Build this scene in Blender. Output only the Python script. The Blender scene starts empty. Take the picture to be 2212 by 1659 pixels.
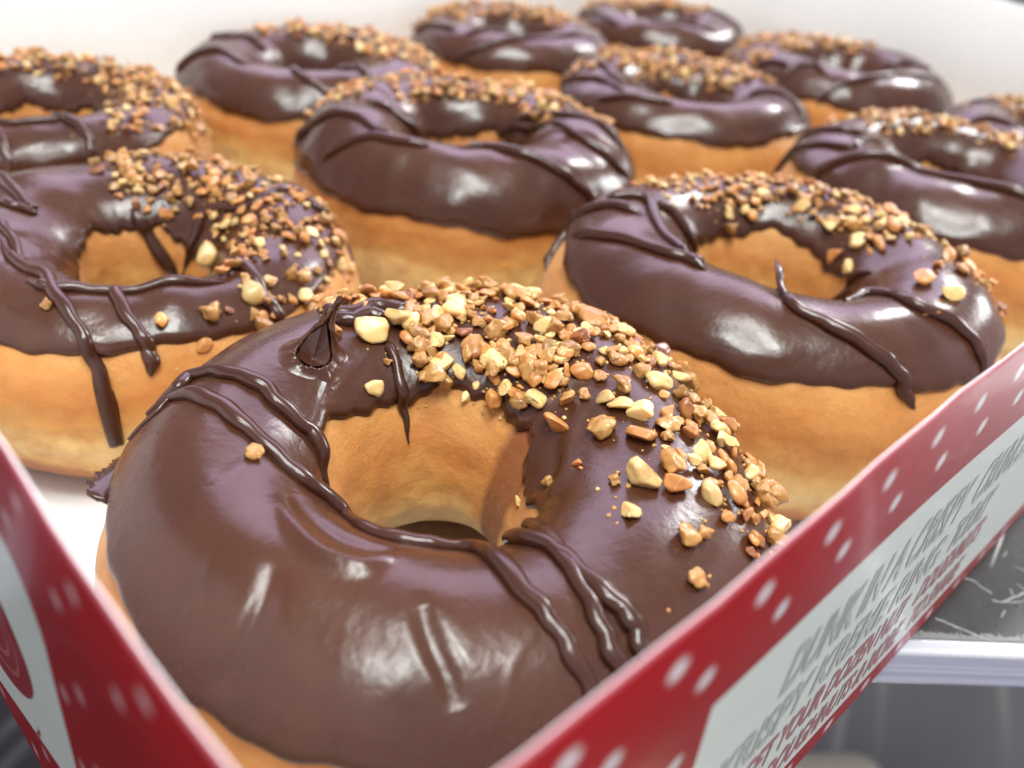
import bpy, bmesh, math, random
import numpy as np
from mathutils import Vector, Matrix

sc = bpy.context.scene
# ---------------------------------------------------------------- camera
CP = Vector((-.0743, -.07984, .12126))
cr = Vector((0.71742, -0.68796, 0.10963)); cu = Vector((0.31503, 0.46074, 0.82975)); cf = Vector((0.62135, 0.56074, -0.54727))
cd = bpy.data.cameras.new('camera'); cam = bpy.data.objects.new('camera', cd); sc.collection.objects.link(cam)
cam.matrix_world = Matrix(((cr.x, cu.x, -cf.x, CP.x), (cr.y, cu.y, -cf.y, CP.y), (cr.z, cu.z, -cf.z, CP.z), (0, 0, 0, 1)))
cd.sensor_width = 36; cd.lens = 36 * 1931.8 / 2212
cd.clip_start = .002; cd.clip_end = 50
cd.dof.use_dof = True; cd.dof.focus_distance = .132; cd.dof.aperture_fstop = 15.5
sc.camera = cam
# ---------------------------------------------------------------- light
w = bpy.data.worlds.new('World'); sc.world = w; w.use_nodes = True
wn = w.node_tree; wn.nodes.clear()
wo = wn.nodes.new('ShaderNodeOutputWorld'); wb = wn.nodes.new('ShaderNodeBackground')
tc = wn.nodes.new('ShaderNodeTexCoord'); sx = wn.nodes.new('ShaderNodeSeparateXYZ'); rp = wn.nodes.new('ShaderNodeValToRGB')
wn.links.new(tc.outputs['Generated'], sx.inputs[0]); wn.links.new(sx.outputs['Z'], rp.inputs[0])
e = rp.color_ramp.elements
e[0].position = .02; e[0].color = (.24, .25, .24, 1); e[1].position = .22; e[1].color = (.50, .45, .55, 1)
n_ = rp.color_ramp.elements.new(.6); n_.color = (.58, .54, .64, 1)
n_ = rp.color_ramp.elements.new(1.); n_.color = (.74, .75, .77, 1)
wn.links.new(rp.outputs[0], wb.inputs[0]); wb.inputs[1].default_value = .66; wn.links.new(wb.outputs[0], wo.inputs[0])

def area(name, loc, target, sx_, sy_, power, col):
    l = bpy.data.lights.new(name, 'AREA'); l.shape = 'RECTANGLE'; l.size = sx_; l.size_y = sy_; l.energy = power; l.color = col
    o = bpy.data.objects.new(name, l); sc.collection.objects.link(o); o.location = loc
    o.rotation_euler = (Vector(target) - Vector(loc)).to_track_quat('-Z', 'Y').to_euler(); return o
area('ceiling_or_fill_lamp', (-.62, -.28, 1.7), (.1, .1, 0), .22, .5, 13., (.95, 1., .965))
area('ceiling_or_fill_lamp', (-.05, -.42, 1.7), (.1, .1, 0), .18, .45, 13., (.95, 1., .965))
area('ceiling_or_fill_lamp', (1.5, 1.45, 1.45), (.1, .1, 0), 2.4, 1.3, 30, (.84, .70, 1.))  # no fixture: broad lilac panel added for the sheen on the chocolate tops
area('window_or_fill_light', (2.2, -.55, .55), (.15, 0, 0), .6, .5, 20, (.95, .98, 1.))
area('ceiling_or_fill_lamp', (0, .03, 1.6), (0, .03, 0), .35, .35, 8., (1, 1, .98))
area('window_or_fill_light', (-.45, -.95, .12), (.35, -.05, -.44), .6, .4, 6, (1., 1., .97))  # added fill from behind the camera for stool and outer walls, no window
area('ceiling_or_fill_lamp', (1.9, .28, 1.25), (.15, 0, 0), .35, .35, 16, (1, 1, 1))
sc.view_settings.view_transform = 'Standard'; sc.view_settings.look = 'None'
sc.view_settings.exposure = .22; sc.view_settings.gamma = 1
sc.render.engine = 'CYCLES'

# measured doughnuts: centre x, centre y, outer radius, height (metres)
DONUTS = [
    (-0.00253, -0.00643, 0.05025, 0.04606),
    (-0.00457, 0.09210, 0.04534, 0.04156),
    (0.09774, 0.00236, 0.05029, 0.04610),
    (0.09543, 0.10217, 0.04867, 0.04462),
    (0.00780, 0.17907, 0.04467, 0.04095),
    (0.10160, 0.18871, 0.04656, 0.04268),
    (0.19885, 0.10319, 0.04784, 0.04386),
    (0.1994, 0.0046, 0.05017, 0.04599),
    (0.20303, 0.19418, 0.04518, 0.04141),
    (0.30184, 0.19258, 0.04367, 0.04003),
    (0.29911, 0.09638, 0.04827, 0.04425),
    (0.2960, 0.0017, 0.04699, 0.04308),
]
STRANDS = [
    [(1.0, [(131,44),(129.2,60.0),(124.6,61.2),(124.6,72.8),(126.4,85.2),(128.2,97.2),(132.2,106.8),(135.4,119.2),(137.0,127.2),(143.8,135.6),(151.6,146.8)]), (1.0, [(139,44),(135.6,56.8),(132.0,61.6),(135.0,76.4),(140.2,89.2),(146.0,99.2),(152.2,109.2),(159.0,117.6),(164.2,124.4),(169.6,136.0),(175.6,140.8),(191.2,133.2),(200.6,130.4),(208.4,129.2),(216.4,129.2),(223.8,129.6),(231.8,130.4),(237.4,119.2),(240.6,96.8),(243.6,85.6),(245.6,76.4),(247.2,66.0),(248.6,55.2),(249.5,44),(250.5,34)]), (1.0, [(262,146),(256,138),(253,129),(255.8,109.6),(256.0,100.4),(257.0,88.4),(258.6,78.0),(259.6,70.4),(258.8,64.0),(259,56),(259.5,48)]), (0.9, [(272,146),(267,136),(262,126),(256.8,108.0),(255.0,97.2),(254.0,83.6),(253.6,73.2),(253.6,64.4),(255,54),(256,44)]), (0.7, [(78.2,104.0),(79.0,115.6),(81.6,129.6),(81.8,139.6),(84.2,151.2)]), (1.3, [(87.4,68.0),(86.2,82.0),(80.2,84.4),(74.0,83.6),(67.8,90.8),(62.0,83.2)]), (1.2, [(88.6,83.2),(84.8,89.6),(78.2,88.8),(73.8,95.2)])],
    [(1.0, [(170.2,102.0),(188.4,102.8),(202.6,100.4),(211.2,100.0),(222.8,80.4),(229.8,64.8),(233.6,48.8),(236.0,34.4),(237.8,15.2),(238.8,357.2)]), (1.0, [(235.2,114.8),(239.4,86.4),(243.2,68.4),(246.2,56.8),(246.8,48.0),(246.8,36.4)]), (0.9, [(208.2,89.2),(216.6,90.0),(224.4,96.0),(230.8,97.2),(245.2,102.0),(260.6,100.8),(276.4,90.0)]), (1.1, [(295.0,127.2),(289.0,99.2),(285.2,80.8),(282.0,65.2),(283.0,54.0),(281.8,44.8)]), (0.8, [(14.2,170.4),(9.4,158.8),(5.0,144.0),(8.0,132.4),(8.8,124.4),(352.4,114.0),(346.6,102.0),(353.2,83.6),(356.0,65.6),(342.0,64.0),(346.0,40.4),(339.4,30.4),(325.0,28.8)]), (1.1, [(73.0,128.0),(60.2,142.4),(44.0,156.8),(18.6,171.6)]), (1.0, [(114.2,61.6),(123.2,86.8),(134.2,106.4),(136.2,113.2)]), (0.8, [(137.4,92.0),(139.2,103.2),(137.4,115.6)]), (0.8, [(153.2,100.0),(175.8,108.8),(197.4,104.8)])],
    [(1.0, [(130.2,20.0),(123.0,26.4),(117.2,39.2),(121.6,57.6),(125.4,81.2),(132.0,94.8)]), (1.0, [(120.2,67.2),(115.6,81.2),(115.0,97.6),(136.0,105.2),(158.2,104.0),(170.6,99.2)]), (1.1, [(133.4,49.2),(144.4,66.4),(155.6,79.6),(165.4,88.8),(173.2,95.2),(181.8,92.8)]), (1.0, [(112.6,100.4),(110.2,112.8),(109.8,130.0),(101.0,149.2)]), (1.1, [(208.8,109.6),(213.8,85.6),(222.0,76.8),(230.8,67.2),(237.4,56.8),(241.8,48.4),(243.8,40.4),(246.8,32.0)]), (1.1, [(236.2,105.6),(259.4,119.6),(263.6,108.8),(259.4,89.2),(265.4,76.0),(268.4,62.0),(269.4,49.2),(267.4,36.8)]), (0.8, [(330.8,164.0),(319.8,150.4),(321.4,140.4),(312.4,128.8)])],
    [(1.0, [(144.0,24.0),(150.0,46.4),(159.6,68.0),(170.2,83.6),(184.8,84.4),(195.0,86.8)]), (1.0, [(173.2,38.0),(178.8,59.2),(185.2,73.6),(197.6,80.4),(211.4,86.4)]), (1.0, [(145.4,93.6),(138.6,118.4),(123.0,136.8),(106.2,153.6)]), (1.1, [(223.0,96.8),(234.8,105.6),(247.4,88.0),(258.4,67.6),(265.4,53.2),(271.4,40.4),(274.4,31.2)]), (1.0, [(15.2,145.2),(3.6,136.4),(334.2,128.4),(298.0,97.6),(292.6,68.4),(294.6,48.4),(298.2,34.8)]), (1.0, [(6.0,137.6),(357.2,127.6),(342.0,114.0),(323.0,96.4),(313.0,72.4),(305.4,50.0)])],
    [(1.0, [(258,110),(262,98),(265,84),(267,68),(267,55),(264,43)]), (1.0, [(236.6,74.0),(240.6,51.6),(242.4,41.2)]), (0.8, [(228,96),(240,92),(252,95),(264,92)])],
    [(1.0, [(152.6,34.0),(159.6,64.4),(169.6,90.0),(197.0,90.4)]), (1.0, [(131,70),(125,88),(120,106),(122,132)]), (1.0, [(222,100),(227,86),(233,72),(240,60),(245,48),(248,36)]), (1.0, [(249.6,101.6),(265.2,100.0),(263.4,62.0)]), (1.0, [(30.0,112.4),(12.4,108.8),(330.0,110.4)])],
    [(1.0, [(122.6,34.0),(114.0,52.4),(131.4,97.2),(155.6,109.2),(118.6,144.4)]), (1.0, [(171.6,53.6),(188.8,71.6),(209.6,82.8)]), (1.0, [(312,122),(300.4,97.2),(294.6,76.4),(284.0,47.2)]), (1.0, [(131.2,37.2),(147.8,69.6),(163.6,84.8),(183.0,75.6)])],
    [(1.0, [(113.6,12.4),(109.6,27.6),(104.8,43.2),(116.6,81.6),(112.0,113.6)]), (1.0, [(116.0,12.0),(116.4,35.6),(130.8,63.2),(138.8,86.4),(95.4,120.0)]), (1.2, [(147.2,35.6),(149.0,56.4),(155.8,78.0),(170.8,104.0),(198.6,102.8),(220.6,87.6),(233.6,69.6)])],
    [(1.0, [(192.4,30.0),(203.6,51.2),(223.2,76.8),(266.8,102.4),(298.0,70.4)]), (1.0, [(149.0,42.4),(157.0,64.4),(184.2,75.2)]), (1.0, [(192.2,65.6),(203.2,100.8),(218.4,99.6)])],
    [(1.0, [(200,88),(222,93),(248,86),(262,66)]), (1.0, [(357.2,81.2),(325.2,82.8),(294.4,54.0)]), (1.0, [(126.4,34.8),(156.0,64.8),(185.0,59.6)])],
    [(1.0, [(156.6,48.8),(165.0,62.8),(178.0,64.8)]), (1.0, [(178.4,42.4),(179.4,66.0),(187.6,81.6),(200.4,67.2)]), (1.0, [(199.4,30.4),(206.0,54.0),(225.8,80.4),(260.2,93.6),(285.8,61.2)]), (1.0, [(327.2,130.8),(324.8,107.2),(314.2,96.0),(291.8,81.2)])],
    [(1.0, [(101.4,30.4),(96.6,46.4),(84.0,66.0),(99.4,103.6)]), (1.0, [(138.8,44.4),(140.0,72.8),(160.2,92.0)])],
]
RIDGES = [
    (0.70, 1.3, [(192.4,86.8),(195.8,74.4),(197.0,63.6),(197.2,51.6)]),
    (-0.60, 2.4, [(221.4,85.6),(224.4,73.6),(227.2,64.4),(228.8,55.6)]),
    (1.20, 2.4, [(177.0,106.4),(188.4,99.6),(197.6,95.2),(203.4,94.8),(208.2,97.2),(212.4,107.2)]),
    (0.60, 1.6, [(182.0,75.6),(184.8,62.8),(188.4,47.6),(191.2,36.0)]),
    (-0.70, 2.6, [(193.0,82.8),(196.0,69.2),(196.8,52.8),(196.0,39.2)]),
    (0.75, 1.1, [(218.4,84.4),(221.8,72.8),(225.0,64.0),(227.0,56.0)]),
    (0.70, 1.0, [(214.4,82.4),(218.4,70.0),(220.8,60.0),(221.8,52.8),(223.6,46.8),(225.8,46.8)]),
    (0.60, 1.2, [(246.6,84.0),(241.6,76.4),(237.6,68.4),(235.0,54.4),(231.8,48.4)]),
    (-0.80, 2.5, [(172.0,116.8),(190.0,111.6),(201.4,110.0),(211.6,110.8)]),
    (0.50, 2.0, [(96.6,99.6),(111.8,110.8),(126.8,119.2),(135.0,119.6)]),
    (0.60, 2.0, [(84.8,105.6),(97.8,113.6),(112.2,119.2)]),
    (-0.50, 2.0, [(93.8,107.6),(107.4,114.0),(122.0,120.4)]),
    (0.50, 2.5, [(346.0,108.8),(327.8,122.0),(301.6,130.0),(287.8,141.2)]),
    (-0.60, 2.5, [(333.2,126.8),(308.6,134.0),(303.2,144.0)]),
    (-0.40, 1.5, [(165.6,87.6),(162.0,94.4),(156.4,106.4)]),
    (0.30, 1.5, [(167.0,74.4),(164.2,82.8),(163.8,90.0)]),
]
NUTS = {0: "82,100,4.7,p 95,125,3.0,p 92,94,1.9,c 83,116,1.5,c 58,61,3.5,c 54,62,3.0,p 49,62,3.5,p 72,70,2.5,g 65,78,4.6,r 57,70,2.5,c 51,84,3.3,p 47,85,2.5,p 41,62,2.6,p 38,62,3.0,c 35,80,2.5,p 51,92,4.1,p 56,101,5.2,g 62,98,3.6,c 63,106,2.8,g 63,115,3.1,c 59,120,3.5,p 48,106,2.8,r 43,100,2.4,c 43,114,3.9,g 49,124,3.1,p 39,122,2.7,c 32,118,5.4,p 35,105,3.6,c 30,92,3.2,p 31,62,3.0,p 20,95,3.8,p 16,98,2.4,p 17,82,3.9,p 21,62,2.6,c 25,93,3.2,c 24,106,3.1,c 19,109,3.3,g 13,105,3.1,c 19,116,2.1,p 25,118,1.9,g 12,118,4.6,c 1,114,4.2,p 6,100,3.5,c 8,90,2.8,p 356,103,3.8,g 11,74,4.9,g 7,75,3.2,g 359,87,2.3,p 354,86,3.5,g 350,98,2.6,c 7,56,3.8,g 2,72,2.4,c 358,72,2.8,c 342,77,6.5,p 351,72,2.4,r 347,80,2.7,c 343,93,3.7,c 356,52,3.3,c 356,59,2.5,c 352,50,2.9,c 44,133,2.5,p 26,132,3.4,g 8,129,3.0,c 0,124,3.0,p 348,115,3.0,c 345,109,2.2,c 339,124,4.0,g 339,103,3.7,p 333,99,4.4,p 328,94,4.3,p 324,109,5.3,c 317,97,5.2,g 329,82,3.6,g 322,86,3.9,c 338,68,3.0,c 336,65,3.4,c 330,68,3.3,c 321,77,3.2,g 317,87,2.1,c 312,89,1.9,p 338,44,3.2,p 341,46,2.0,c 323,62,3.6,p 326,38,3.8,g 322,36,3.7,c 305,88,6.4,c 311,84,2.1,g 313,75,3.8,p 314,66,3.8,g 297,98,4.6,p 297,86,3.9,g 300,74,4.3,p 308,62,2.7,c 305,70,1.3,c 308,52,2.1,g 296,67,2.6,g 301,59,3.3,g 281,98,3.1,p 294,108,2.0,c 308,122,2.1,g 305,136,1.9,c 317,154,2.0,p 284,77,3.4,c 288,73,2.2,c 297,53,3.6,g 293,54,2.2,r 277,67,3.0,c 157,104,2.4,c",
    1: "251,68,3.3,g 264,68,4.1,c 270,66,2.2,r 280,71,4.9,p 276,50,4.4,c 260,50,3.4,g 322,144,5.0,p 84,93,3.7,r 220,76,2.3,c 276,58,2.6,c",
    2: "262,81,4.3,g 280,83,5.1,p 285,101,4.2,g 301,80,3.9,g 300,94,3.9,g 343,122,5.3,p 3,122,5.4,p 349,137,4.8,g 331,115,6.3,g 339,91,6.4,p 311,84,7.0,g 332,138,4.2,p 42,108,4.5,p 66,134,3.3,c"}
# r, hole offset to camera side, height scale, tilt away (m at R), tilt right (m at R)
SH=[(.238,.085,.965,.0018,0),(.27,.10,.92,.003,0),(.295,-.03,1,0,0),(.3,0,1,0,.0),(.3,.05,.97,0,0),(.3,.03,.95,0,.0015),(.31,.03,.98,0,0),(.29,-.05,1.03,0,0),(.3,0,1,0,0),(.3,0,1,0,0),(.3,0,1,0,0),(.3,0,1,0,0)]
CAM=(-.0743,-.0798)
def shape(i,D,u,v,off=0.):
    cx,cy,R,h=D;r,ho,hs,ta,tr=SH[i]
    hh=h*hs
    uc=math.atan2(CAM[1]-cy,CAM[0]-cx)
    # gentle irregular outline
    k=1+.012*np.sin(2*u+i*1.7)+.008*np.sin(3*u+i*2.9)+.004*np.sin(5*u+i*4.1)
    Ro=R*k; a=u-uc+(.75 if i==0 else 0.); o=ho*R; rr=r*R*(1+.03*np.sin(3*u+i)+.03*np.sin(2*u+2.3*i))
    ri=o*np.cos(a)+np.sqrt(rr*rr-(o*np.sin(a))**2)
    rc=(Ro+ri)/2;rt=(Ro-ri)/2
    C=np.cos(v);S=np.sin(v)
    # profile: slightly squared sides, flatter base
    Sz=np.where(S<0,np.sign(S)*np.abs(S)**.8,S)
    hz=hh/2*(1+.02*np.sin(2*u+i*.7+1)+.012*np.sin(4*u+i*3.3))
    inn=np.where((S<0)&(C<0),1.,0.); Sz=np.where(inn>0,-np.abs(S)**1.05,Sz); C=np.where(inn>0,-np.abs(C)**3.,C)
    rho=rc+(rt+off)*C; z=hh/2+(hz+off)*Sz
    x=rho*np.cos(u);y=rho*np.sin(u)
    a=u-uc
    z=z+(-(np.cos(a))*ta + np.sin(a)*tr)*rho/R*np.clip((z/hh)*1.3,0,1)
    return np.stack([x,y,z],-1)
# ---------------------------------------------------------------- helpers
def link(o, parent=None):
    sc.collection.objects.link(o)
    if parent is not None: o.parent = parent
    return o
def tag(o, label=None, cat=None, group=None, kind=None):
    if label: o['label'] = label
    if cat: o['category'] = cat
    if group: o['group'] = group
    if kind: o['kind'] = kind
    return o
def empty(name, loc=(0, 0, 0), rz=0):
    o = bpy.data.objects.new(name, None); o.location = loc; o.rotation_euler = (0, 0, rz); o.empty_display_size = .01
    return link(o)
def mesh(name, V, F, mats, parent=None, smooth=True, fm=None):
    me = bpy.data.meshes.new(name)
    V = np.asarray(V, dtype=np.float32).reshape(-1, 3)
    if isinstance(F, np.ndarray):
        me.vertices.add(len(V)); me.vertices.foreach_set('co', V.ravel())
        n, k = F.shape
        me.loops.add(n * k); me.loops.foreach_set('vertex_index', F.astype(np.int32).ravel())
        me.polygons.add(n); me.polygons.foreach_set('loop_start', np.arange(0, n * k, k, dtype=np.int32))
        me.polygons.foreach_set('loop_total', np.full(n, k, dtype=np.int32))
    else:
        me.from_pydata([tuple(map(float, v)) for v in V], [], F)
    for m in (mats if isinstance(mats, (list, tuple)) else [mats]): me.materials.append(m)
    if fm is not None: me.polygons.foreach_set('material_index', np.asarray(fm, dtype=np.int32))
    me.polygons.foreach_set('use_smooth', [smooth] * len(me.polygons))
    me.update(calc_edges=True); me.validate()
    return link(bpy.data.objects.new(name, me), parent)
def gridF(nu, nv, wrapu=True, wrapv=False):
    i = np.arange(nu if wrapu else nu - 1); j = np.arange(nv if wrapv else nv - 1)
    I, J = np.meshgrid(i, j, indexing='ij'); I2 = (I + 1) % nu; J2 = (J + 1) % nv
    return np.stack([I * nv + J, I2 * nv + J, I2 * nv + J2, I * nv + J2], -1).reshape(-1, 4)
def snoise(P, freq, seed, n=7):
    r = np.random.RandomState(seed); out = 0
    for q in range(n):
        k = r.normal(size=3); k /= np.linalg.norm(k); k = k * freq * r.uniform(.5, 1.5)
        out = out + np.sin(P @ k * 2 * math.pi + r.uniform(0, 6.28))
    return out / math.sqrt(n)
def box(name, x0, x1, y0, y1, z0, z1, m, parent=None, bev=0.):
    bm = bmesh.new(); bmesh.ops.create_cube(bm, size=1)
    for v in bm.verts:
        v.co = Vector(((x0 + x1) / 2 + v.co.x * (x1 - x0), (y0 + y1) / 2 + v.co.y * (y1 - y0), (z0 + z1) / 2 + v.co.z * (z1 - z0)))
    if bev: bmesh.ops.bevel(bm, geom=bm.edges[:], offset=bev, segments=3, affect='EDGES', profile=.5)
    me = bpy.data.meshes.new(name); bm.to_mesh(me); bm.free(); me.materials.append(m)
    return link(bpy.data.objects.new(name, me), parent)

# ---------------------------------------------------------------- materials
class NT:
    def __init__(s, name):
        s.m = bpy.data.materials.new(name); s.m.use_nodes = True; s.t = s.m.node_tree; s.t.nodes.clear()
        s.out = s.n('ShaderNodeOutputMaterial'); s.b = s.n('ShaderNodeBsdfPrincipled'); s.l(s.b.outputs[0], s.out.inputs[0])
    def n(s, k, **kw):
        x = s.t.nodes.new(k)
        for a, b in kw.items(): setattr(x, a, b)
        return x
    def l(s, a, b): s.t.links.new(a, b)
    def set(s, **kw):
        for k, v in kw.items():
            s.b.inputs[k.replace('_', ' ')].default_value = v
    def coord(s, kind='Object'): return s.n('ShaderNodeTexCoord').outputs[kind]
    def noise(s, vec, scale, detail=4, rough=.55, out='Fac'):
        x = s.n('ShaderNodeTexNoise'); x.inputs['Scale'].default_value = scale; x.inputs['Detail'].default_value = detail; x.inputs['Roughness'].default_value = rough
        s.l(vec, x.inputs['Vector']); return x.outputs[out]
    def ramp(s, fac, stops, interp='LINEAR'):
        x = s.n('ShaderNodeValToRGB'); x.color_ramp.interpolation = interp; el = x.color_ramp.elements
        while len(el) < len(stops): el.new(.5)
        for q, (p, c) in zip(el, stops): q.position = p; q.color = (*c, 1) if len(c) == 3 else c
        s.l(fac, x.inputs[0]); return x.outputs[0]
    def math(s, op, a, b=None, c=None):
        x = s.n('ShaderNodeMath', operation=op)
        for q, v in enumerate((a, b, c)):
            if v is None: continue
            if isinstance(v, (int, float)): x.inputs[q].default_value = v
            else: s.l(v, x.inputs[q])
        return x.outputs[0]
    def mix(s, f, a, b, kind='MIX'):
        x = s.n('ShaderNodeMix', data_type='RGBA', blend_type=kind)
        for q, v in ((0, f), (6, a), (7, b)):
            if isinstance(v, (int, float)): x.inputs[q].default_value = v
            elif isinstance(v, tuple): x.inputs[q].default_value = (*v, 1)
            else: s.l(v, x.inputs[q])
        return x.outputs[2]
    def bump(s, hgt, dist, strength=1., prev=None):
        x = s.n('ShaderNodeBump'); x.inputs['Distance'].default_value = dist; x.inputs['Strength'].default_value = strength
        s.l(hgt, x.inputs['Height'])
        if prev is not None: s.l(prev, x.inputs['Normal'])
        return x.outputs[0]

def mat_choc(name, col, rough, seed, bs=1.):
    t = NT(name); P = t.coord()
    nz = t.noise(P, 60 + seed, 3); nf = t.noise(P, 900, 4); nb = t.noise(P, 260, 3)
    c = t.mix(t.ramp(nz, [(.35, (0, 0, 0)), (.7, (1, 1, 1))]), tuple(x * .86 for x in col), tuple(x * 1.14 for x in col))
    t.l(c, t.b.inputs['Base Color'])
    r = t.math('MULTIPLY_ADD', t.noise(P, 140, 5, .7), .26, rough - .12); t.l(r, t.b.inputs['Roughness'])
    vo = t.n('ShaderNodeTexVoronoi'); vo.inputs['Scale'].default_value = 150; t.l(P, vo.inputs['Vector'])
    pit = t.math('MULTIPLY', t.math('LESS_THAN', vo.outputs['Distance'], .07), t.math('GREATER_THAN', nz, .52))
    b = t.bump(t.math('SUBTRACT', 1., pit), .00025 * bs, .6); b = t.bump(nb, .00020 * bs, .6, b); b = t.bump(nf, .00006, .7 * bs, b); t.l(b, t.b.inputs['Normal'])
    t.set(Subsurface_Weight=.12, Subsurface_Scale=.001, Specular_IOR_Level=.5, Coat_Weight=.0)
    t.b.inputs['Subsurface Radius'].default_value = (1, .5, .3)
    return t.m
M_choc = mat_choc('chocolate_glaze', (.067, .022, .010), .25, 0, 1.)
M_drz = mat_choc('chocolate_drizzle', (.056, .0178, .009), .22, 9, .16)
M_choc_dark = mat_choc('chocolate_inside', (.055, .018, .010), .22, 4)

def mat_dough():
    t = NT('fried_dough'); P = t.coord()
    at = t.n('ShaderNodeAttribute', attribute_name='zn').outputs['Fac']
    n1 = t.noise(P, 45, 3); n2 = t.noise(P, 160, 4)
    f = t.math('ADD', at, t.math('MULTIPLY_ADD', n1, .34, -.17)); f = t.math('ADD', f, t.math('MULTIPLY_ADD', n2, .14, -.07))
    c = t.ramp(f, [(0., (.36, .12, .03)), (.05, (.50, .20, .055)), (.10, (.74, .44, .14)), (.20, (.86, .62, .27)), (.30, (.82, .54, .20)), (.36, (.68, .36, .10)), (.48, (.54, .215, .050)), (.64, (.63, .295, .080)), (.85, (.69, .385, .135)), (1., (.52, .23, .07))])
    n3 = t.noise(P, 110, 5, .65)
    c = t.mix(t.math('MULTIPLY', t.ramp(n3, [(.46, (0, 0, 0)), (.66, (1, 1, 1))]), .5), c, (.50, .17, .032))
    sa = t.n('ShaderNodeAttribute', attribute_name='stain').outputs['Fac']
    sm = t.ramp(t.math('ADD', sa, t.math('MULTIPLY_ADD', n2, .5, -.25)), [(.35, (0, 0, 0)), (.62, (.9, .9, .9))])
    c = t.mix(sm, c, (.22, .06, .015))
    t.l(c, t.b.inputs['Base Color'])
    fz = t.noise(P, 1500, 5, .7); fz2 = t.noise(P, 300, 4)
    b = t.bump(t.noise(P, 75, 3), .0012, .5); b = t.bump(fz2, .0006, .6, b); b = t.bump(fz, .00022, .9, b); t.l(b, t.b.inputs['Normal'])
    t.set(Roughness=.48, Subsurface_Weight=.25, Subsurface_Scale=.0016, Specular_IOR_Level=.35, Sheen_Weight=.25, Sheen_Roughness=.5)
    t.b.inputs['Subsurface Radius'].default_value = (1, .45, .15); t.b.inputs['Sheen Tint'].default_value = (1, .8, .55, 1)
    return t.m
M_dough = mat_dough()

def mat_nut(name, a, b_, c_, rough, bumpd, freq):
    t = NT(name); P = t.coord(); oi = t.n('ShaderNodeObjectInfo').outputs['Random']
    ps = t.n('ShaderNodeVectorMath', operation='ADD'); t.l(P, ps.inputs[0])
    cx = t.n('ShaderNodeCombineXYZ'); t.l(t.math('MULTIPLY', oi, .37), cx.inputs[0]); t.l(cx.outputs[0], ps.inputs[1]); Q = ps.outputs[0]
    n = t.noise(Q, freq, 4, .6)
    c = t.ramp(n, [(.30, a), (.52, b_), (.72, c_)])
    v = t.math('MULTIPLY_ADD', oi, .45, .66); hs = t.n('ShaderNodeHueSaturation'); t.l(v, hs.inputs['Value']); t.l(c, hs.inputs['Color'])
    t.l(hs.outputs[0], t.b.inputs['Base Color'])
    b = t.bump(t.noise(Q, 3600, 3, .6), bumpd, .9); t.l(b, t.b.inputs['Normal'])
    t.set(Roughness=rough, Subsurface_Weight=.3, Subsurface_Scale=.0015, Specular_IOR_Level=.55, Coat_Weight=.3, Coat_Roughness=.25)
    t.b.inputs['Subsurface Radius'].default_value = (1, .55, .2)
    return t.m
M_nut = {'p': mat_nut('pale_nut', (.76, .45, .14), (.84, .60, .25), (.62, .28, .07), .38, .00010, 900),
         'g': mat_nut('roasted_nut', (.74, .38, .11), (.62, .26, .065), (.42, .14, .035), .36, .00010, 900),
         'c': mat_nut('caramelised_nut', (.62, .34, .095), (.46, .215, .055), (.74, .46, .16), .28, .00022, 1100),
         'r': mat_nut('dark_roasted_nut', (.24, .07, .025), (.34, .11, .03), (.12, .04, .02), .32, .00012, 900)}
KN = ['p', 'g', 'c', 'r']; NUTM = [M_nut[k] for k in KN]

# ---------------------------------------------------------------- doughnut geometry
class Donut:
    pass
def dens(poly, n):
    "smooth spline through (u, v) degrees, returns n points in radians"
    A = np.radians(np.array(poly, float)); A[:, 0] = np.unwrap(A[:, 0])
    A = np.vstack([2 * A[0] - A[1], A, 2 * A[-1] - A[-2]]); out = []
    m = len(A) - 3
    for q in np.linspace(0, m - 1e-6, n):
        i = int(q); t = q - i; p0, p1, p2, p3 = A[i:i + 4]
        out.append(.5 * (2 * p1 + (p2 - p0) * t + (2 * p0 - 5 * p1 + 4 * p2 - p3) * t * t + (3 * p1 - p0 - 3 * p2 + p3) * t ** 3))
    return np.array(out)
V0 = [34, 49, 39, 22, 44, 31, 40, 37, 34, 33, 30, 33]
V1 = [138, 152, 147, 159, 152, 168, 158, 156, 165, 165, 165, 160]
def edges(i, u):
    uc = math.atan2(CAM[1] - DONUTS[i][1], CAM[0] - DONUTS[i][0])
    v0 = V0[i] + 2.6 * np.sin(3 * u + i) + 1.8 * np.sin(7 * u + i * 2.1) + 1.0 * np.sin(17 * u + i * 3) + .5 * np.sin(41 * u + i * 5)
    v1 = V1[i] + 9 * np.cos(u - uc) + 4 * np.sin(2 * u + i * 1.3) + 3 * np.sin(5 * u + i) + 1.6 * np.sin(11 * u + 2 * i) + .8 * np.sin(29 * u)
    if i == 0: v1 = v1 + 16 * np.exp(-((np.mod(u + math.radians(35) + math.pi, 2 * math.pi) - math.pi) / .55) ** 2)
    return np.radians(v0), np.radians(v1)
RPTS = []
def ridge_setup():
    for h, wd, pl in RIDGES:
        n = 60; uv = dens(pl, n); P = shape(0, DONUTS[0], uv[:, 0], uv[:, 1], .0012); RPTS.append((h, wd, P))
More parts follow.
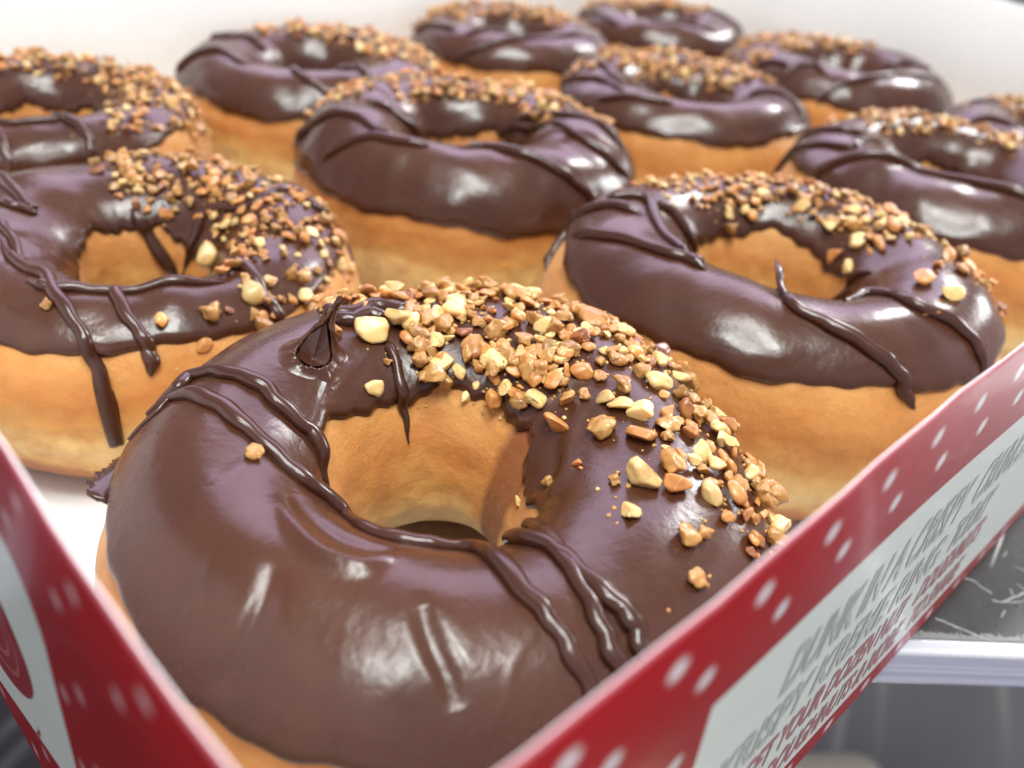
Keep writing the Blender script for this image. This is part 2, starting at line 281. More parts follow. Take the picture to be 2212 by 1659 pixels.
def glaze_off(i, u, v, P):
    "thickness of the glaze layer in metres (negative where there is none)"
    R = DONUTS[i][2]; v0, v1 = edges(i, u)
    arc = R * .38
    d = np.minimum((v - v0) * arc, (v1 - v) * arc * .9)
    T = .0016 if i == 0 else .0014
    wE = .0020
    x = np.clip(d / wE, 0, 1)
    base = T * np.sqrt(1 - (1 - x) ** 2) - .0003 * (1 - np.clip(d / .0004, 0, 1))
    fol = .00038 * snoise(P, 38, 11 + i) + .00012 * snoise(P, 95, 31 + i)
    rad = np.maximum(0, snoise(np.stack([np.cos(u), np.sin(u), v * .15], -1), 1.1, 51 + i)) ** 3
    rest = fol + .00032 * np.minimum(rad, 3)
    if i == 0:
        rest = rest * .5
        for h, wd, Q in RPTS:
            dd = np.full(len(P), 1e3)
            c0 = Q.mean(0); rr = np.linalg.norm(Q - c0, axis=1).max() + .012
            m = np.linalg.norm(P - c0, axis=1) < rr; idx = np.where(m)[0]
            if len(idx) == 0: continue
            D2 = ((P[idx][:, None, :] - Q[None]) ** 2).sum(-1); k = D2.argmin(1); dm = np.sqrt(D2[np.arange(len(idx)), k])
            fade = np.sin(np.pi * np.clip((k + 1) / (len(Q) + 1), 0, 1)) ** .5
            add = np.zeros(len(P)); add[idx] = h * .0024 * np.exp(-(dm / (wd * .001 * .55)) ** 2) * fade
            rest = rest + add
    return base + rest * np.clip(d / .004, 0, 1)
def surf(i, u, v, extra=0.):
    u = np.atleast_1d(np.asarray(u, float)).ravel(); v = np.atleast_1d(np.asarray(v, float)).ravel()
    P0 = shape(i, DONUTS[i], u, v)
    off = np.maximum(glaze_off(i, u, v, P0), 0.)
    return shape(i, DONUTS[i], u, v, off + extra)
def normal(i, u, v):
    e = 1e-3
    a = shape(i, DONUTS[i], u + e, v) - shape(i, DONUTS[i], u - e, v); b = shape(i, DONUTS[i], u, v + e) - shape(i, DONUTS[i], u, v - e)
    n = np.cross(a, b); return n / np.linalg.norm(n, axis=-1, keepdims=True)

def make_dough(i, root):
    NU, NV = (420, 200) if i < 4 else (260, 120)
    u = np.linspace(0, 2 * math.pi, NU, endpoint=False); v = np.linspace(0, 2 * math.pi, NV, endpoint=False)
    U, V = np.meshgrid(u, v, indexing='ij'); U = U.ravel(); V = V.ravel()
    P = shape(i, DONUTS[i], U, V)
    P = P + normal(i, U, V) * (.00025 * snoise(P, 40, 70 + i) + .00010 * snoise(P, 150, 90 + i))[:, None]
    P[:, 2] = np.maximum(P[:, 2], .0004 * (1 + .5 * np.sin(9 * U)))
    o = mesh('dough', P, gridF(NU, NV, True, True), M_dough, root)
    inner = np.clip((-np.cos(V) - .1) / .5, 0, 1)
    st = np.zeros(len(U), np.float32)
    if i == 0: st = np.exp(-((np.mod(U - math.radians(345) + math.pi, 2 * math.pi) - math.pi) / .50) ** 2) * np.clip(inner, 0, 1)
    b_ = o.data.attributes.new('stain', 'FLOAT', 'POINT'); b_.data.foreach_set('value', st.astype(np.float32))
    a = o.data.attributes.new('zn', 'FLOAT', 'POINT'); zn = P[:, 2] / (DONUTS[i][3] * SH[i][2]) - .20 * inner - .16 * (1 - inner)
    a.data.foreach_set('value', zn.astype(np.float32))
    return o
def make_glaze(i, root):
    NU, NS = (900, 260) if i == 0 else ((560, 150) if i < 4 else (340, 90))
    u = np.linspace(0, 2 * math.pi, NU, endpoint=False); s = np.linspace(0, 1, NS); s = s - .08 * np.sin(2 * math.pi * s)
    U, S = np.meshgrid(u, s, indexing='ij'); U = U.ravel(); S = S.ravel()
    v0, v1 = edges(i, U); V = v0 + (v1 - v0) * S
    P0 = shape(i, DONUTS[i], U, V); P = shape(i, DONUTS[i], U, V, glaze_off(i, U, V, P0))
    return mesh('chocolate_glaze', P, gridF(NU, NS, True, False), M_choc, root)

def tube(name, pts, rads, nrm, m, parent, flat=.8, seg=10):
    pts = np.array(pts); n = len(pts); T = np.gradient(pts, axis=0); T /= np.linalg.norm(T, axis=1, keepdims=True) + 1e-12
    N = nrm - (nrm * T).sum(1, keepdims=True) * T; N /= np.linalg.norm(N, axis=1, keepdims=True) + 1e-12; B = np.cross(T, N)
    a = np.linspace(0, 2 * math.pi, seg, endpoint=False); V = []
    for q in range(n):
        V.append(pts[q] + rads[q] * (np.cos(a)[:, None] * B[q] + flat * np.sin(a)[:, None] * N[q]))
    V = np.concatenate(V); F = [tuple(int(x) for x in f) for f in gridF(n, seg, False, True)]
    F.append(tuple(range(seg))[::-1]); F.append(tuple((n - 1) * seg + k for k in range(seg)))
    return mesh(name, V, F, m, parent)
def make_strands(i, root):
    rnd = random.Random(100 + i)
    for w_, pl in STRANDS[i]:
        n = 26 * len(pl); uv = dens(pl, n); r0 = .00128 * w_ * (1 if i == 0 else 1.02)
        q = np.linspace(0, 1, n)
        ph = rnd.uniform(0, 6)
        r = r0 * (1 + .09 * np.sin(q * len(pl) * 1.3 + ph) + .05 * np.sin(q * len(pl) * 3.7 + ph))
        r *= np.clip(q * 9, .30, 1) * np.clip((1 - q) * (7 if w_ > .75 else 2.2), .12, 1) ** .7
        uv[:, 0] += np.radians(.35) * np.sin(q * len(pl) * 5 + ph)
        P = surf(i, uv[:, 0], uv[:, 1]); N = normal(i, uv[:, 0], uv[:, 1])
        # a strand bridges small dips instead of following them
        k = np.hanning(23)[1:-1]; k /= k.sum(); Pp = np.pad(P, ((10, 10), (0, 0)), mode='edge'); P = np.stack([np.convolve(Pp[:, c], k, 'valid') for c in range(3)], -1)
        P = P + N * (r * .34)[:, None]
        tube('chocolate_drizzle', P, r, N, M_drz, root, flat=.85)

# ---------------------------------------------------------------- nut pieces
def ico(sub):
    bm = bmesh.new(); bmesh.ops.create_icosphere(bm, subdivisions=sub, radius=1)
    V = np.array([v.co[:] for v in bm.verts]); F = np.array([[v.index for v in f.verts] for f in bm.faces]); bm.free(); return V, F
ICO3, ICO2 = ico(3), ico(3)
def nut_shape(seed, kind):
    V, F = ICO3; r = np.random.RandomState(seed); V = V.copy()
    ncut = r.randint(6, 9) if kind != 'c' else r.randint(4, 6)
    for q in range(ncut):
        d = r.normal(size=3); d /= np.linalg.norm(d); c = r.uniform(.42, .75); pr = V @ d; m = pr > c
        V[m] -= np.outer(pr[m] - c, d) * .96
    if kind == 'c': V *= (1 + .15 * snoise(V, .8, seed + 5)[:, None] + .09 * snoise(V, 1.7, seed + 6)[:, None] + .045 * snoise(V, 3.6, seed + 7)[:, None])
    else: V *= (1 + .08 * snoise(V, .6, seed + 5)[:, None] + .025 * snoise(V, 1.9, seed + 6)[:, None])
    s = np.array([1, r.uniform(.62, .9), r.uniform(.42, .62)]) if kind != 'c' else np.array([1, r.uniform(.7, 1), r.uniform(.6, .85)])
    V = V * s; V -= (V.max(0) + V.min(0)) / 2; V /= (V[:, 0].max() - V[:, 0].min())
    return V, F
PROTO = {k: [nut_shape(ord(k) * 37 + q, 'c' if k == 'c' else k) for q in range(9)] for k in KN}
PMESH = {}
def proto_mesh(k, q):
    if (k, q) not in PMESH:
        V, F = PROTO[k][q]; me = bpy.data.meshes.new('nut_piece'); me.from_pydata([tuple(v) for v in V * .001], [], [tuple(int(x) for x in f) for f in F])
        me.materials.append(M_nut[k]); me.polygons.foreach_set('use_smooth', [True] * len(me.polygons)); me.update(); PMESH[(k, q)] = me
    return PMESH[(k, q)]
def rot_to(n, ang, tilt, rnd):
    n = Vector(n); q = n.to_track_quat('Z', 'X').to_matrix().to_4x4()
    return q @ Matrix.Rotation(tilt, 4, Vector((rnd.uniform(-1, 1), rnd.uniform(-1, 1), 0)).normalized()) @ Matrix.Rotation(ang, 4, 'Z')

# sectors of random nuts: u0, u1, v0, v1 (degrees), count
SECT = {0: [(-14, 88, 18, 92, 290), (-8, 76, 85, 130, 100), (-70, -14, 20, 84, 70)],
        1: [(-50, 88, 35, 135, 323), (-85, -45, 35, 120, 57)],
        2: [(-35, 88, 40, 128, 314), (-60, -35, 30, 75, 40), (85, 100, 70, 110, 10)],
        3: [(-30, 112, 30, 128, 340), (110, 138, 40, 95, 37)],
        4: [(-60, 100, 28, 125, 340), (100, 135, 60, 110, 40), (-85, -60, 55, 90, 20)],
        5: [(-60, 80, 25, 125, 357), (80, 100, 60, 110, 17)],
        6: [(-25, 115, 35, 135, 357), (115, 135, 50, 90, 20)],
        7: [(-50, 95, 30, 118, 340)],
        8: [(-20, 150, 30, 125, 340)], 9: [(-15, 135, 30, 120, 323)],
        10: [(0, 130, 30, 125, 340), (130, 160, 30, 75, 34)], 11: [(20, 92, 30, 120, 150)]}
def make_nuts(i, root):
    rnd = random.Random(7000 + i); L = []
    for s in NUTS.get(i, '').split():
        a, b, z, k = s.split(','); L.append([math.radians(float(a)), math.radians(float(b)), min(float(z), 4.2 if k == 'c' else 4.9) * (1.0 if k != 'c' else 1.05), k, 0])
    cells = [surf(i, l[0], l[1])[0] for l in L]
    for (u0, u1, v0, v1, cnt) in SECT[i]:
        tries = 0; got = 0
        while got < cnt and tries < cnt * 14:
            tries += 1
            u = math.radians(rnd.uniform(u0, u1)); v = math.radians(rnd.uniform(v0, v1))
            fu = (math.degrees(u) - u0) / (u1 - u0); fv = (math.degrees(v) - v0) / (v1 - v0)
            if min(fu, 1 - fu) < rnd.uniform(0, .10) or (1 - fv) < rnd.uniform(0, .14): continue
            P = surf(i, u, v)[0]; size = rnd.choice([1.3, 1.6, 1.9, 2.2, 2.5, 2.8, 3.2]) * rnd.uniform(.9, 1.15) * (1.10 if i == 0 else .95)
            near = min((np.linalg.norm(P - c) for c in cells), default=1) * 1000
            lay = 0
            if near < size * .36: continue
            if near < size * .8: lay = rnd.uniform(.2, .6)
            k = rnd.choices(KN, [.22, .43, .32, .03])[0]
            L.append([u, v, size, k, lay]); cells.append(P); got += 1
    cam = np.array([-.0743, -.07984, .12126]) - np.array([DONUTS[i][0], DONUTS[i][1], 0])
    items = []
    for (u, v, size, k, lay), P in zip(L, cells):
        N = normal(i, np.array([u]), np.array([v]))[0]; facing = N @ (cam - P)
        items.append((-(size + (5 if facing > 0 else 0)), u, v, size, k, lay, P, N))
    items.sort(key=lambda t: t[0])
    rv, rf, rm = [], [], []; base = 0
    for n, (_, u, v, size, k, lay, P, N) in enumerate(items):
        q = rnd.randrange(9); V, F = PROTO[k][q]
        hgt = (V[:, 2].max() - V[:, 2].min()) * size * .001
        pos = P + N * (hgt * .34 + lay * size * .0006)
        M = Matrix.Translation(Vector(pos)) @ rot_to(N, rnd.uniform(0, 6.28), rnd.gauss(0, .38), rnd) @ Matrix.Scale(size, 4)
        if n < 100:
            o = bpy.data.objects.new('nut_piece', proto_mesh(k, q)); link(o, root); o.matrix_local = M
        else:
            A = np.array(M); W = (V * .001) @ A[:3, :3].T + A[:3, 3]
            rv.append(W); rf.append(F + base); rm += [KN.index(k)] * len(F); base += len(W)
    SV, SF = ico(1)
    for _ in range(800 if i == 0 else 320):
        l = rnd.choice(L); u = l[0] + rnd.gauss(0, .10); v = l[1] + rnd.gauss(0, .14)
        if v > math.radians(150) or v < math.radians(8): continue
        P = surf(i, u, v)[0]; z = rnd.uniform(.18, .55) * .001
        W = SV * np.array([rnd.uniform(.6, 1), rnd.uniform(.6, 1), rnd.uniform(.5, .9)]) * (1 + .25 * np.array([rnd.gauss(0, 1) for _ in SV])[:, None]) * z + P
        rv.append(W); rf.append(SF + base); rm += [rnd.choice([0, 1, 1, 2, 2])] * len(SF); base += len(W)
    if rv:
        o = mesh('nut_crumbs', np.concatenate(rv), np.concatenate(rf), NUTM, root, fm=rm); tag(o, kind='stuff')

LABELS = [
    'large sharp doughnut at the very front, with a torn chocolate peak beside its hole',
    'chocolate nut doughnut at the left, second row, one long drip running down its pale side',
    'chocolate nut doughnut right of the front one, a curled glaze tip standing at its hole',
    'doughnut in the middle of the box, behind the front one, with glossy chocolate front',
    'chocolate nut doughnut cut by the left frame edge, top left below the white back wall',
    'chocolate nut doughnut behind and left of the middle one, against the white back wall',
    'chocolate nut doughnut behind and right of the middle one, wide orange dough side showing',
    'chocolate nut doughnut cut by the right frame edge, one thick drizzle along its front',
    'doughnut in the far row, left one of the two at the top centre',
    'blurred small chocolate nut doughnut farthest away at the top, in the far box corner',
    'chocolate nut doughnut at the upper right, dark bare glaze on its right side',
    'chocolate nut doughnut only partly visible at the far right edge by the back wall']

ridge_setup()
for i, (cx, cy, R, h) in enumerate(DONUTS):
    root = empty('doughnut', (cx, cy, .0010)); tag(root, LABELS[i], 'doughnut', 'chocolate nut doughnuts in the box')
    make_dough(i, root); make_glaze(i, root); make_strands(i, root); make_nuts(i, root)
    if i == 0:
        # torn peak of glaze with a hollow glossy inside
        u0, v0 = math.radians(107), math.radians(102)
        C0 = surf(0, u0, v0)[0]; N0 = normal(0, np.array([u0]), np.array([v0]))[0]
        toc = np.array([-.0743, -.07984, .12126]) - (C0 + np.array([cx, cy, 0])); toc /= np.linalg.norm(toc)
        side = np.array([0.71742, -0.68796, 0.]); side -= side @ N0 * N0; side /= np.linalg.norm(side); back = np.cross(N0, side)
        if back @ toc > 0: back = -back
        NA, NR = 96, 20; V = []
        r_ = np.random.RandomState(3)
        e_ = 1e-3; Su = (surf(0, u0 + e_, v0)[0] - surf(0, u0 - e_, v0)[0]) / (2 * e_); Sv = (surf(0, u0, v0 + e_)[0] - surf(0, u0, v0 - e_)[0]) / (2 * e_)
        JJ = np.stack([Su, Sv], 1); JI = np.linalg.pinv(JJ)
        def onsurf(d, ex): q = JI @ d; return surf(0, u0 + q[0], v0 + q[1], ex)[0]
        jg = np.convolve(r_.normal(size=NA + 4), np.ones(3) / 3, 'same')
        for a in range(NA):
            al = 2 * math.pi * a / NA; bk = max(0., math.sin(al)) ; hgt = .0010 + .0094 * max(0, (math.sin(al) + .15) / 1.15) ** 3.2
            rx = .0029 * (1 + .08 * math.sin(3 * al)); ry = .0031
            rim = side * rx * math.cos(al) * (1 - .75 * bk ** 2.5) + back * (ry * math.sin(al) * (.9 if math.sin(al) > 0 else 1.05) + .0012 * bk ** 3)
            jv = (side * math.cos(al) + back * math.sin(al)) * .00028 * jg[a + 2]
            out = side * .0074 * math.cos(al) + back * .0058 * math.sin(al)
            for k in range(NR):
                t = k / (NR - 1); s = t ** 2.3
                V.append(onsurf(out * (1 - t) + rim * t, -.0002 + .0001 * t) + jv * t ** 9 + N0 * (hgt * s + .00035 * jg[a + 2] * t ** 9) + side * .0016 * bk ** 6 * s)
        o = mesh('glaze_peak', V, gridF(NA, NR, True, False), M_choc, root)
        md = o.modifiers.new('thickness', 'SOLIDIFY'); md.thickness = .0007; md.offset = -1
        V = []
        for a in range(NA):
            al = 2 * math.pi * a / NA; bk = max(0., math.sin(al)); hgt = .0010 + .0062 * max(0, (math.sin(al) + .15) / 1.15) ** 3.2
            rim = side * .0023 * math.cos(al) * (1 - .75 * bk ** 2.5) + back * (.0027 * math.sin(al) + .0012 * bk ** 3) + N0 * hgt
            for k in range(8):
                t = k / 7; V.append(C0 + rim * (1 - t) + N0 * (-.0002 * t - (rim @ N0) * 0) * 1.0)
        mesh('peak_hollow', V, gridF(NA, 8, True, False), M_choc_dark, o)
        # broken flake of glaze on the left flank
        u1, v1 = math.radians(143), math.radians(33)
        C1 = surf(0, u1, v1)[0]; N1 = normal(0, np.array([u1]), np.array([v1]))[0]
        al_ = np.array([-math.sin(u1), math.cos(u1), 0.]); dn = np.cross(al_, N1); dn = dn if dn[2] < 0 else -dn
        V = []; na, nb = 26, 9
        for a in range(na):
            x = -.0045 + .0105 * a / (na - 1)
            for b in range(nb):
                t = b / (nb - 1); ex = (.0034 + (.00055 * r_.normal() + .0003 * math.sin(a * .9)) * (t == 1)) * (1 - .75 * a / (na - 1)) * min(1, .35 + a / 4)
                V.append(C1 - al_ * x + N1 * (ex * t + .0002) + dn * (.0010 * t * t + .0018 * (a / na) * t) + np.array([0, 0, .0009 * t]))
        o = mesh('glaze_flake', V, gridF(na, nb, False, False), M_drz, root)
        md = o.modifiers.new('thickness', 'SOLIDIFY'); md.thickness = .0007; md.offset = 0
    if i == 2:
        # small curled tip beside the hole
        A = dens([(205, 118), (207, 108), (209, 100), (213, 88)], 24); P = surf(2, A[:, 0], A[:, 1]); N = normal(2, A[:, 0], A[:, 1])
        q = np.linspace(0, 1, 24); lift = .0055 * (1 - q) ** 1.6
        P = P + N * (lift + .0005)[:, None] + np.array([-.66, .58, .2]) * (.0012 * (np.clip(.35 - q, 0, 1) / .35) ** 2)[:, None]
        r = .0009 * np.clip(q * 4, .12, 1) * (1 - .2 * q); tube('curled_tip', P, r, N, M_drz, root, flat=.6)

# ---------------------------------------------------------------- the box
SA, SB, MA, MB, H = .0951, .1002, .0595, .0605, .0715
X0, X1, Y0, Y1 = -MB, 3 * SB + MB, -MA, 2 * SA + MA
TW = .0007
def mat_board():
    t = NT('white_cardboard'); P = t.coord()
    t.l(t.ramp(t.noise(P, 400, 4), [(.3, (.86, .87, .865)), (.7, (.90, .91, .905))]), t.b.inputs['Base Color'])
    t.l(t.bump(t.noise(P, 1800, 3), .00004, .5), t.b.inputs['Normal']); t.set(Roughness=.55); return t.m
M_board = mat_board()
RED, WHT = (.30, .007, .012), (.62, .655, .63)
def mat_print(name, side):
    t = NT(name); uv = t.n('ShaderNodeUVMap', uv_map='wall_mm'); sp = t.n('ShaderNodeSeparateXYZ'); t.l(uv.outputs[0], sp.inputs[0]); s, z = sp.outputs[0], sp.outputs[1]
    # staggered dots
    row = t.math('DIVIDE', t.math('SUBTRACT', z, 66.2 - 6.35 * 20), 6.35); ri = t.math('ROUND', row); fz = t.math('MULTIPLY', t.math('SUBTRACT', row, ri), 6.35)
    par = t.math('FLOORED_MODULO', ri, 2.)
    cs = t.math('DIVIDE', t.math('SUBTRACT', s, t.math('MULTIPLY_ADD', par, 6.3, -3.6 if side == 'R' else -25.)), 12.6)
    fs = t.math('MULTIPLY', t.math('SUBTRACT', cs, t.math('ROUND', cs)), 12.6)
    d = t.math('SQRT', t.math('ADD', t.math('POWER', fz, 2.), t.math('POWER', fs, 2.)))
    dot = t.math('MULTIPLY', t.math('MINIMUM', t.math('MAXIMUM', t.math('SUBTRACT', 1.7 if side == 'R' else 1.5, d), 0.), 1.), t.math('MULTIPLY', t.math('LESS_THAN', z, 69.5), t.math('GREATER_THAN', t.math('ABSOLUTE', t.math('SUBTRACT', z, 53.5)), 3.)))
    red = t.mix(dot, RED, (.60, .58, .60) if side == 'R' else (.50, .30, .32))
    fd = t.ramp(t.math('DIVIDE', z, 75.), [(.945, (0, 0, 0)), (.966, (1, 1, 1))]); red = t.mix(fd, red, (.74, .36, .42))
    def gt(a, b): return t.math('GREATER_THAN', a, b)
    if side == 'R':
        inz = t.math('MULTIPLY', gt(z, 6.2), t.math('LESS_THAN', z, 52.5))
        ins = gt(s, t.math('MULTIPLY_ADD', z, -.11, -12.6))
        pan = t.math('MULTIPLY', inz, ins)
    else:
        # rounded corner panel
        cx_, cz_ = 1.5, 44.
        qx = t.math('MAXIMUM', t.math('SUBTRACT', cx_, s), 0.); qz = t.math('MAXIMUM', t.math('SUBTRACT', z, cz_), 0.)
        rr = t.math('SQRT', t.math('ADD', t.math('POWER', qx, 2.), t.math('POWER', qz, 2.)))
        pan = t.math('MULTIPLY', t.math('LESS_THAN', rr, 10.5), gt(z, t.math('MULTIPLY_ADD', s, -.32, 14.)))
    c = t.mix(pan, red, WHT)
    t.l(c, t.b.inputs['Base Color'])
    P = t.coord(); b = t.bump(t.noise(P, 70, 3), .0006, .35); b = t.bump(t.noise(P, 900, 3), .00003, .6, b); t.l(b, t.b.inputs['Normal'])
    t.set(Roughness=.35, Coat_Weight=.25, Coat_Roughness=.10, Specular_IOR_Level=.35); return t.m
bx = empty('doughnut_box', ((X0 + X1) / 2, (Y0 + Y1) / 2, 0))
tag(bx, 'open white cardboard box, red with white dots outside, holding the chocolate nut doughnuts', 'box')
off = Vector((-(X0 + X1) / 2, -(Y0 + Y1) / 2, 0))
def shifted(o): o.location = off; return o
shifted(box('floor_panel', X0 + TW + .00005, X1 - TW - .00005, Y0 + TW + .00005, Y1 - TW - .00005, .0002, .0008, M_board, bx))
def wall(axis, pos, a0, a1, sgn, m):
    "board wall with a gently bowed outline and a folded rounded rim; outer face printed"
    n = 60; V = []; F = []; fm = []; UV = []
    prof = [(0, 0), (0, H * .25), (0, H * .5), (0, H * .75), (0, H - .0006), (.00015, H - .0002), (.00035, H), (.00055, H - .0002), (TW, H - .0006), (TW, H * .5), (TW, .0003)]
    for k in range(n + 1):
        a = a0 + (a1 - a0) * k / n
        bow = .0006 * math.sin(7 * (a - a0) / (a1 - a0) * math.pi) * 1.0
        wob = .00022 * math.sin(a * 310) + .00012 * math.sin(a * 900 + 1)
        for (d, z) in prof:
            dd = pos + sgn * (-d) + sgn * bow * (z / H) ** 2; zz = z + wob * (z / H) ** 6
            if axis == 'x': zz -= .0016 * (z / H) ** 3 * min(1, max(0, a / .12))
            V.append((a, dd, zz) if axis == 'x' else (dd, a, zz)); UV.append((a * 1000, z * 1000))
    m_ = len(prof)
    for k in range(n):
        for j in range(m_ - 1):
            F.append((k * m_ + j, (k + 1) * m_ + j, (k + 1) * m_ + j + 1, k * m_ + j + 1)); fm.append(0 if j < 6 else 1)
    o = mesh('wall', V, F, [m, M_board], bx, fm=fm); shifted(o)
    ul = o.data.uv_layers.new(name='wall_mm')
    for lp in o.data.loops: ul.data[lp.index].uv = UV[lp.vertex_index]
    return o
M_R, M_L = mat_print('printed_board_front', 'R'), mat_print('printed_board_side', 'L')
wR = wall('x', Y0, X0, X1, -1, M_R); wL = wall('y', X0, Y0 + .0011, Y1 - .0011, -1, M_L)
wall('x', Y1, X0, X1, 1, M_R); wall('y', X1, Y0 + .0011, Y1 - .0011, 1, M_L)
def flat(name, col, rough=.35):
    t = NT(name); P = t.coord(); t.l(t.mix(t.noise(P, 300, 2), tuple(x * .93 for x in col), tuple(x * 1.05 for x in col)), t.b.inputs['Base Color']); t.set(Roughness=rough, Coat_Weight=.3, Coat_Roughness=.12); return t.m
M_grey, M_redink = flat('grey_ink', (.44, .46, .445)), flat('red_ink', (.42, .17, .19))
def text(s, x, z, hgt, width, m, shear=0.):
    c = bpy.data.curves.new('t', 'FONT'); c.body = s; c.size = 1; c.offset = .03; c.shear = shear; c.extrude = 0
    o = bpy.data.objects.new('t', c); sc.collection.objects.link(o); bpy.context.view_layer.update()
    me = bpy.data.meshes.new_from_object(o.evaluated_get(bpy.context.evaluated_depsgraph_get())); bpy.data.objects.remove(o)
    P = np.array([v.co[:] for v in me.vertices]); mx = P[:, 0].max(); h0 = P[:, 1].max()
    for v in me.vertices:
        a = x + v.co.x / mx * width; b = z + v.co.y / h0 * hgt
        ax = a / 1000; bow = .0006 * math.sin(7 * (ax - X0) / (X1 - X0) * math.pi) * (b / 1000 / H) ** 2
        v.co = Vector((ax, Y0 - .00009 - bow, b / 1000))
    me.materials.clear(); me.materials.append(m); me.name = 'printed_text'
    q = bpy.data.objects.new('printed_text', me); link(q, wR); return q
text('DUNK IN A CRISPY', 1.2, 37.2, 8.6, 52, M_grey); text('CRUNCH', 57, 37.2, 8.6, 22, M_grey)
text('KRISPY KREME RING', -9., 26.8, 7.4, 62, M_grey); text('TODAY', 57, 26.8, 7.4, 16, M_grey)
text('GET YOUR DOZEN NUT', .6, 18.2, 6.2, 47, M_redink); text('DOUGHNUTS', 52, 18.2, 6.2, 26, M_redink)
text('DOUGHNUTS & MORE', 10.2, 9.0, 6.4, 42, M_redink); text('TO SHARE', 56, 9.0, 6.4, 21, M_redink)
# round red emblem with paler curved lines on the side wall
def wallpatch(name, pts, m, par, d):
    V = [(X0 - d - .0006 * math.sin(7 * (y / 1000 - Y0 - .0011) / (Y1 - Y0 - .0022) * math.pi) * (z / 1000 / H) ** 2, y / 1000, z / 1000) for y, z in pts]
    return mesh(name, V, [tuple(range(len(V)))[::-1]], m, par, smooth=False)
def ring(cx, cz, a, b, t0, t1, wd, n=30):
    T = np.radians(np.linspace(t0, t1, n)); o = [(cx + a * math.cos(q), cz + b * math.sin(q)) for q in T]; i_ = [(cx + (a - wd) * math.cos(q), cz + (b - wd) * math.sin(q)) for q in T[::-1]]; return o + i_
T = np.radians(np.linspace(0, 360, 64, endpoint=False))
M_redprint = flat('red_emblem', (.33, .016, .028), .25); M_rose = flat('rose_ink', (.42, .10, .11), .3)
em = wallpatch('emblem', [(18.5 + 16 * math.cos(q), 28 + 13.5 * math.sin(q) + 1.5 * math.sin(2 * q)) for q in T], M_redprint, wL, .00008)
for a_, b_ in ((12, 9.5), (9, 6.8), (6, 4.2)):
    wallpatch('emblem_line', ring(18.5, 28, a_, b_, 100, 320, .9), M_rose, em, .00013)
wallpatch('emblem_line', [(5.2, 15), (6.0, 15), (8.2, 11.5), (7.3, 11.4)], M_rose, em, .00013)

# ---------------------------------------------------------------- shelf under the box
SCR = [(25.5, -429.5, 28.1, -431.0), (28.1, -431.0, 30.3, -433.9), (15.1, -441.5, 19.2, -443.8), (19.2, -443.8, 27.5, -448.6), (29.7, -435.8, 31.1, -436.6), (31.1, -436.6, 37.6, -433.5), (31.1, -436.6, 36.2, -435.9), (29.1, -440.3, 30.8, -438.5), (8.0, -445.6, 8.1, -448.4), (35.0, -432.7, 34.7, -434.6), (37.4, -431.2, 38.1, -432.6), (23.2, -444.9, 24.5, -445.6), (38.6, -423.2, 40.3, -421.6), (33.6, -421.0, 46.2, -409.1)]
def mat_shelf():
    t = NT('scratched_smoked_acrylic'); P = t.coord()
    c = t.ramp(t.noise(P, 14, 5, .6), [(.3, (.028, .028, .027)), (.7, (.085, .083, .080))])
    def scr(scale, rot, th):
        mp = t.n('ShaderNodeMapping'); mp.inputs['Rotation'].default_value = (0, 0, rot); t.l(P, mp.inputs[0])
        wv = t.n('ShaderNodeTexNoise'); wv.inputs['Scale'].default_value = 30; t.l(mp.outputs[0], wv.inputs['Vector'])
        vo = t.n('ShaderNodeTexVoronoi', feature='DISTANCE_TO_EDGE'); vo.inputs['Scale'].default_value = scale
        m2 = t.n('ShaderNodeMapping'); m2.inputs['Scale'].default_value = (1, .22, 1); t.l(mp.outputs[0], m2.inputs[0]); t.l(m2.outputs[0], vo.inputs['Vector'])
        return t.math('MULTIPLY', t.math('LESS_THAN', vo.outputs['Distance'], th), t.ramp(wv.outputs[0], [(.5, (0, 0, 0)), (.62, (1, 1, 1))]))
    s = t.math('ADD', scr(60, .5, .012), scr(45, -.9, .010)); s = t.math('MINIMUM', s, 1.)
    sp = t.n('ShaderNodeSeparateXYZ'); t.l(P, sp.inputs[0])
    wx = t.math('MULTIPLY_ADD', t.noise(P, 260, 2), .0016, -.0008); X = t.math('ADD', sp.outputs[0], wx); Y = t.math('ADD', sp.outputs[1], wx)
    for n_, (xa, ya, xb, yb) in enumerate(SCR):
        xa, ya, xb, yb = xa / 1000, ya / 1000, xb / 1000, yb / 1000; L2 = (xb - xa) ** 2 + (yb - ya) ** 2
        px_ = t.math('SUBTRACT', X, xa); py_ = t.math('SUBTRACT', Y, ya)
        h_ = t.math('DIVIDE', t.math('ADD', t.math('MULTIPLY', px_, xb - xa), t.math('MULTIPLY', py_, yb - ya)), L2)
        h_ = t.math('MINIMUM', t.math('MAXIMUM', h_, 0.), 1.)
        dx_ = t.math('SUBTRACT', px_, t.math('MULTIPLY', h_, xb - xa)); dy_ = t.math('SUBTRACT', py_, t.math('MULTIPLY', h_, yb - ya))
        d_ = t.math('SQRT', t.math('ADD', t.math('MULTIPLY', dx_, dx_), t.math('MULTIPLY', dy_, dy_)))
        s = t.math('MAXIMUM', s, t.math('MULTIPLY', t.math('LESS_THAN', d_, .00022 if n_ < 6 else .00014), .5))
    ef = t.math('MULTIPLY', t.math('LESS_THAN', sp.outputs[1], t.math('MULTIPLY_ADD', t.noise(P, 900, 4, .7), .006, -.4480)), .35); s = t.math('MAXIMUM', s, ef)
    c = t.mix(s, c, (.55, .55, .55)); t.l(c, t.b.inputs['Base Color'])
    t.l(t.math('MULTIPLY_ADD', t.noise(P, 60, 5, .7), .35, .10), t.b.inputs['Roughness']); t.set(Coat_Weight=.3); return t.m
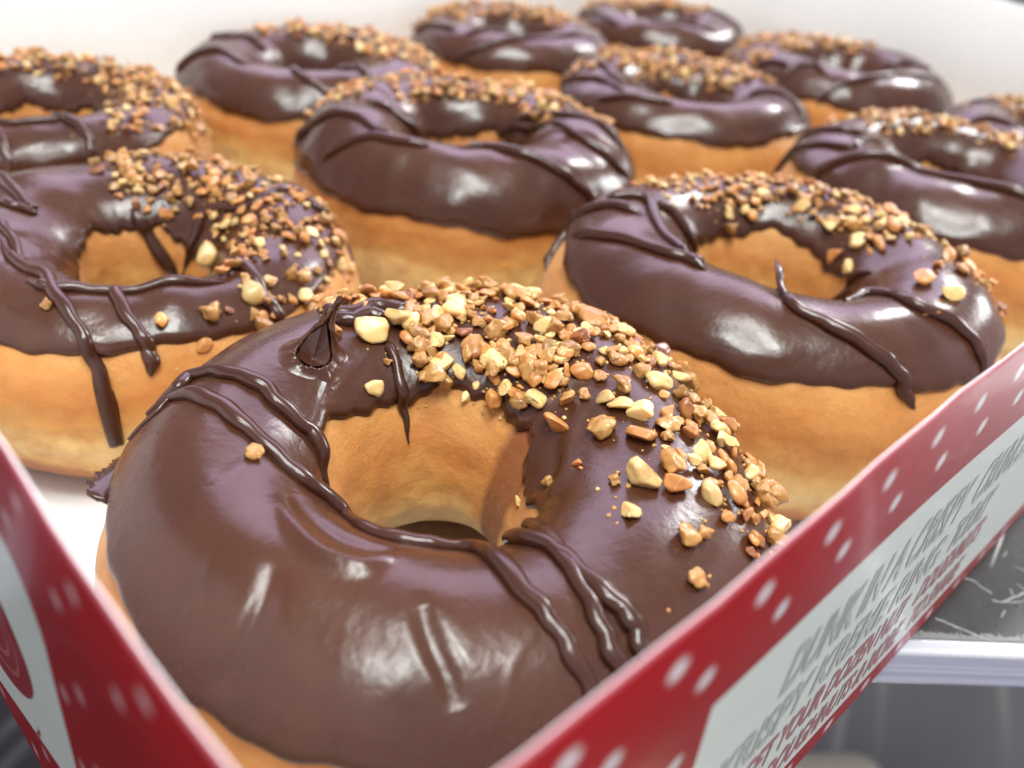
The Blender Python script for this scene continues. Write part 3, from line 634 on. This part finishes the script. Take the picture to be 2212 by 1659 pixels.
E0 = Vector((.0601, -.0568, 0)); ed = Vector((.753, -.658, 0)).normalized(); en = Vector((.658, .753, 0)).normalized()
sh = empty('display_shelf', E0 + en * .45 + Vector((0, 0, -.0015)), math.atan2(ed.y, ed.x)); tag(sh, 'scratched grey display shelf with clear lilac front edge under the red box', 'shelf')
def mat_edge():
    t = NT('clear_acrylic_edge'); P = t.coord(); mp = t.n('ShaderNodeMapping'); mp.inputs['Scale'].default_value = (3, 1, 420); t.l(P, mp.inputs[0])
    c = t.ramp(t.noise(mp.outputs[0], 1, 3), [(.3, (.36, .36, .50)), (.5, (.58, .58, .70)), (.68, (.80, .80, .86))])
    t.l(c, t.b.inputs['Base Color']); t.set(Roughness=.15, Transmission_Weight=.25, IOR=1.49, Coat_Weight=.6, Coat_Roughness=.05)
    t.l(t.bump(t.noise(mp.outputs[0], 1.3, 3), .0004, .6), t.b.inputs['Normal']); return t.m
box('slab', -1.2, 1.2, -.4465, .45, -.009, 0, mat_shelf(), sh, .0004)
box('edge_strip', -1.2, 1.2, -.450, -.4466, -.0092, .0003, mat_edge(), sh, .0009)
M_steel = flat('dark_bracket', (.05, .05, .055), .4)
for sx_ in (-1, 1):
    box('bracket', sx_ * .9 - .01, sx_ * .9 + .01, -.3, .45, -.05, -.0095, M_steel, sh)
# ---------------------------------------------------------------- floor and stool far below
def mat_floor():
    t = NT('grey_plank_floor'); P = t.coord(); mp = t.n('ShaderNodeMapping'); mp.inputs['Rotation'].default_value = (0, 0, math.radians(-22)); t.l(P, mp.inputs[0])
    m2 = t.n('ShaderNodeMapping'); m2.inputs['Scale'].default_value = (.5, 9, 1); t.l(mp.outputs[0], m2.inputs[0])
    c = t.ramp(t.noise(m2.outputs[0], 1.3, 3, .6), [(.40, (.008, .009, .009)), (.54, (.018, .019, .018)), (.62, (.12, .13, .115)), (.70, (.035, .035, .032))])
    t.l(c, t.b.inputs['Base Color']); t.set(Roughness=.5); return t.m
fl = mesh('floor', [(-6, -6, -.78), (6, -6, -.78), (6, 6, -.78), (-6, 6, -.78)], [(0, 1, 2, 3)], mat_floor(), smooth=False); tag(fl, kind='structure')
yaw = math.radians(-39.5)      # far edge of the seat runs along +x of the stool
st = empty('stool', (.4405, -.0105, -.78), yaw); tag(st, 'cream square stool far below the shelf at the bottom right', 'stool')
M_cream = flat('cream_vinyl', (.86, .80, .64), .5)
box('seat', -.36, .018, -.36, .006, .28, .34, M_cream, st, .02)
for a_ in (-.32, -.03):
    for b_ in (-.32, -.04): box('leg', a_ - .012, a_ + .012, b_ - .012, b_ + .012, 0, .279, M_steel, st)
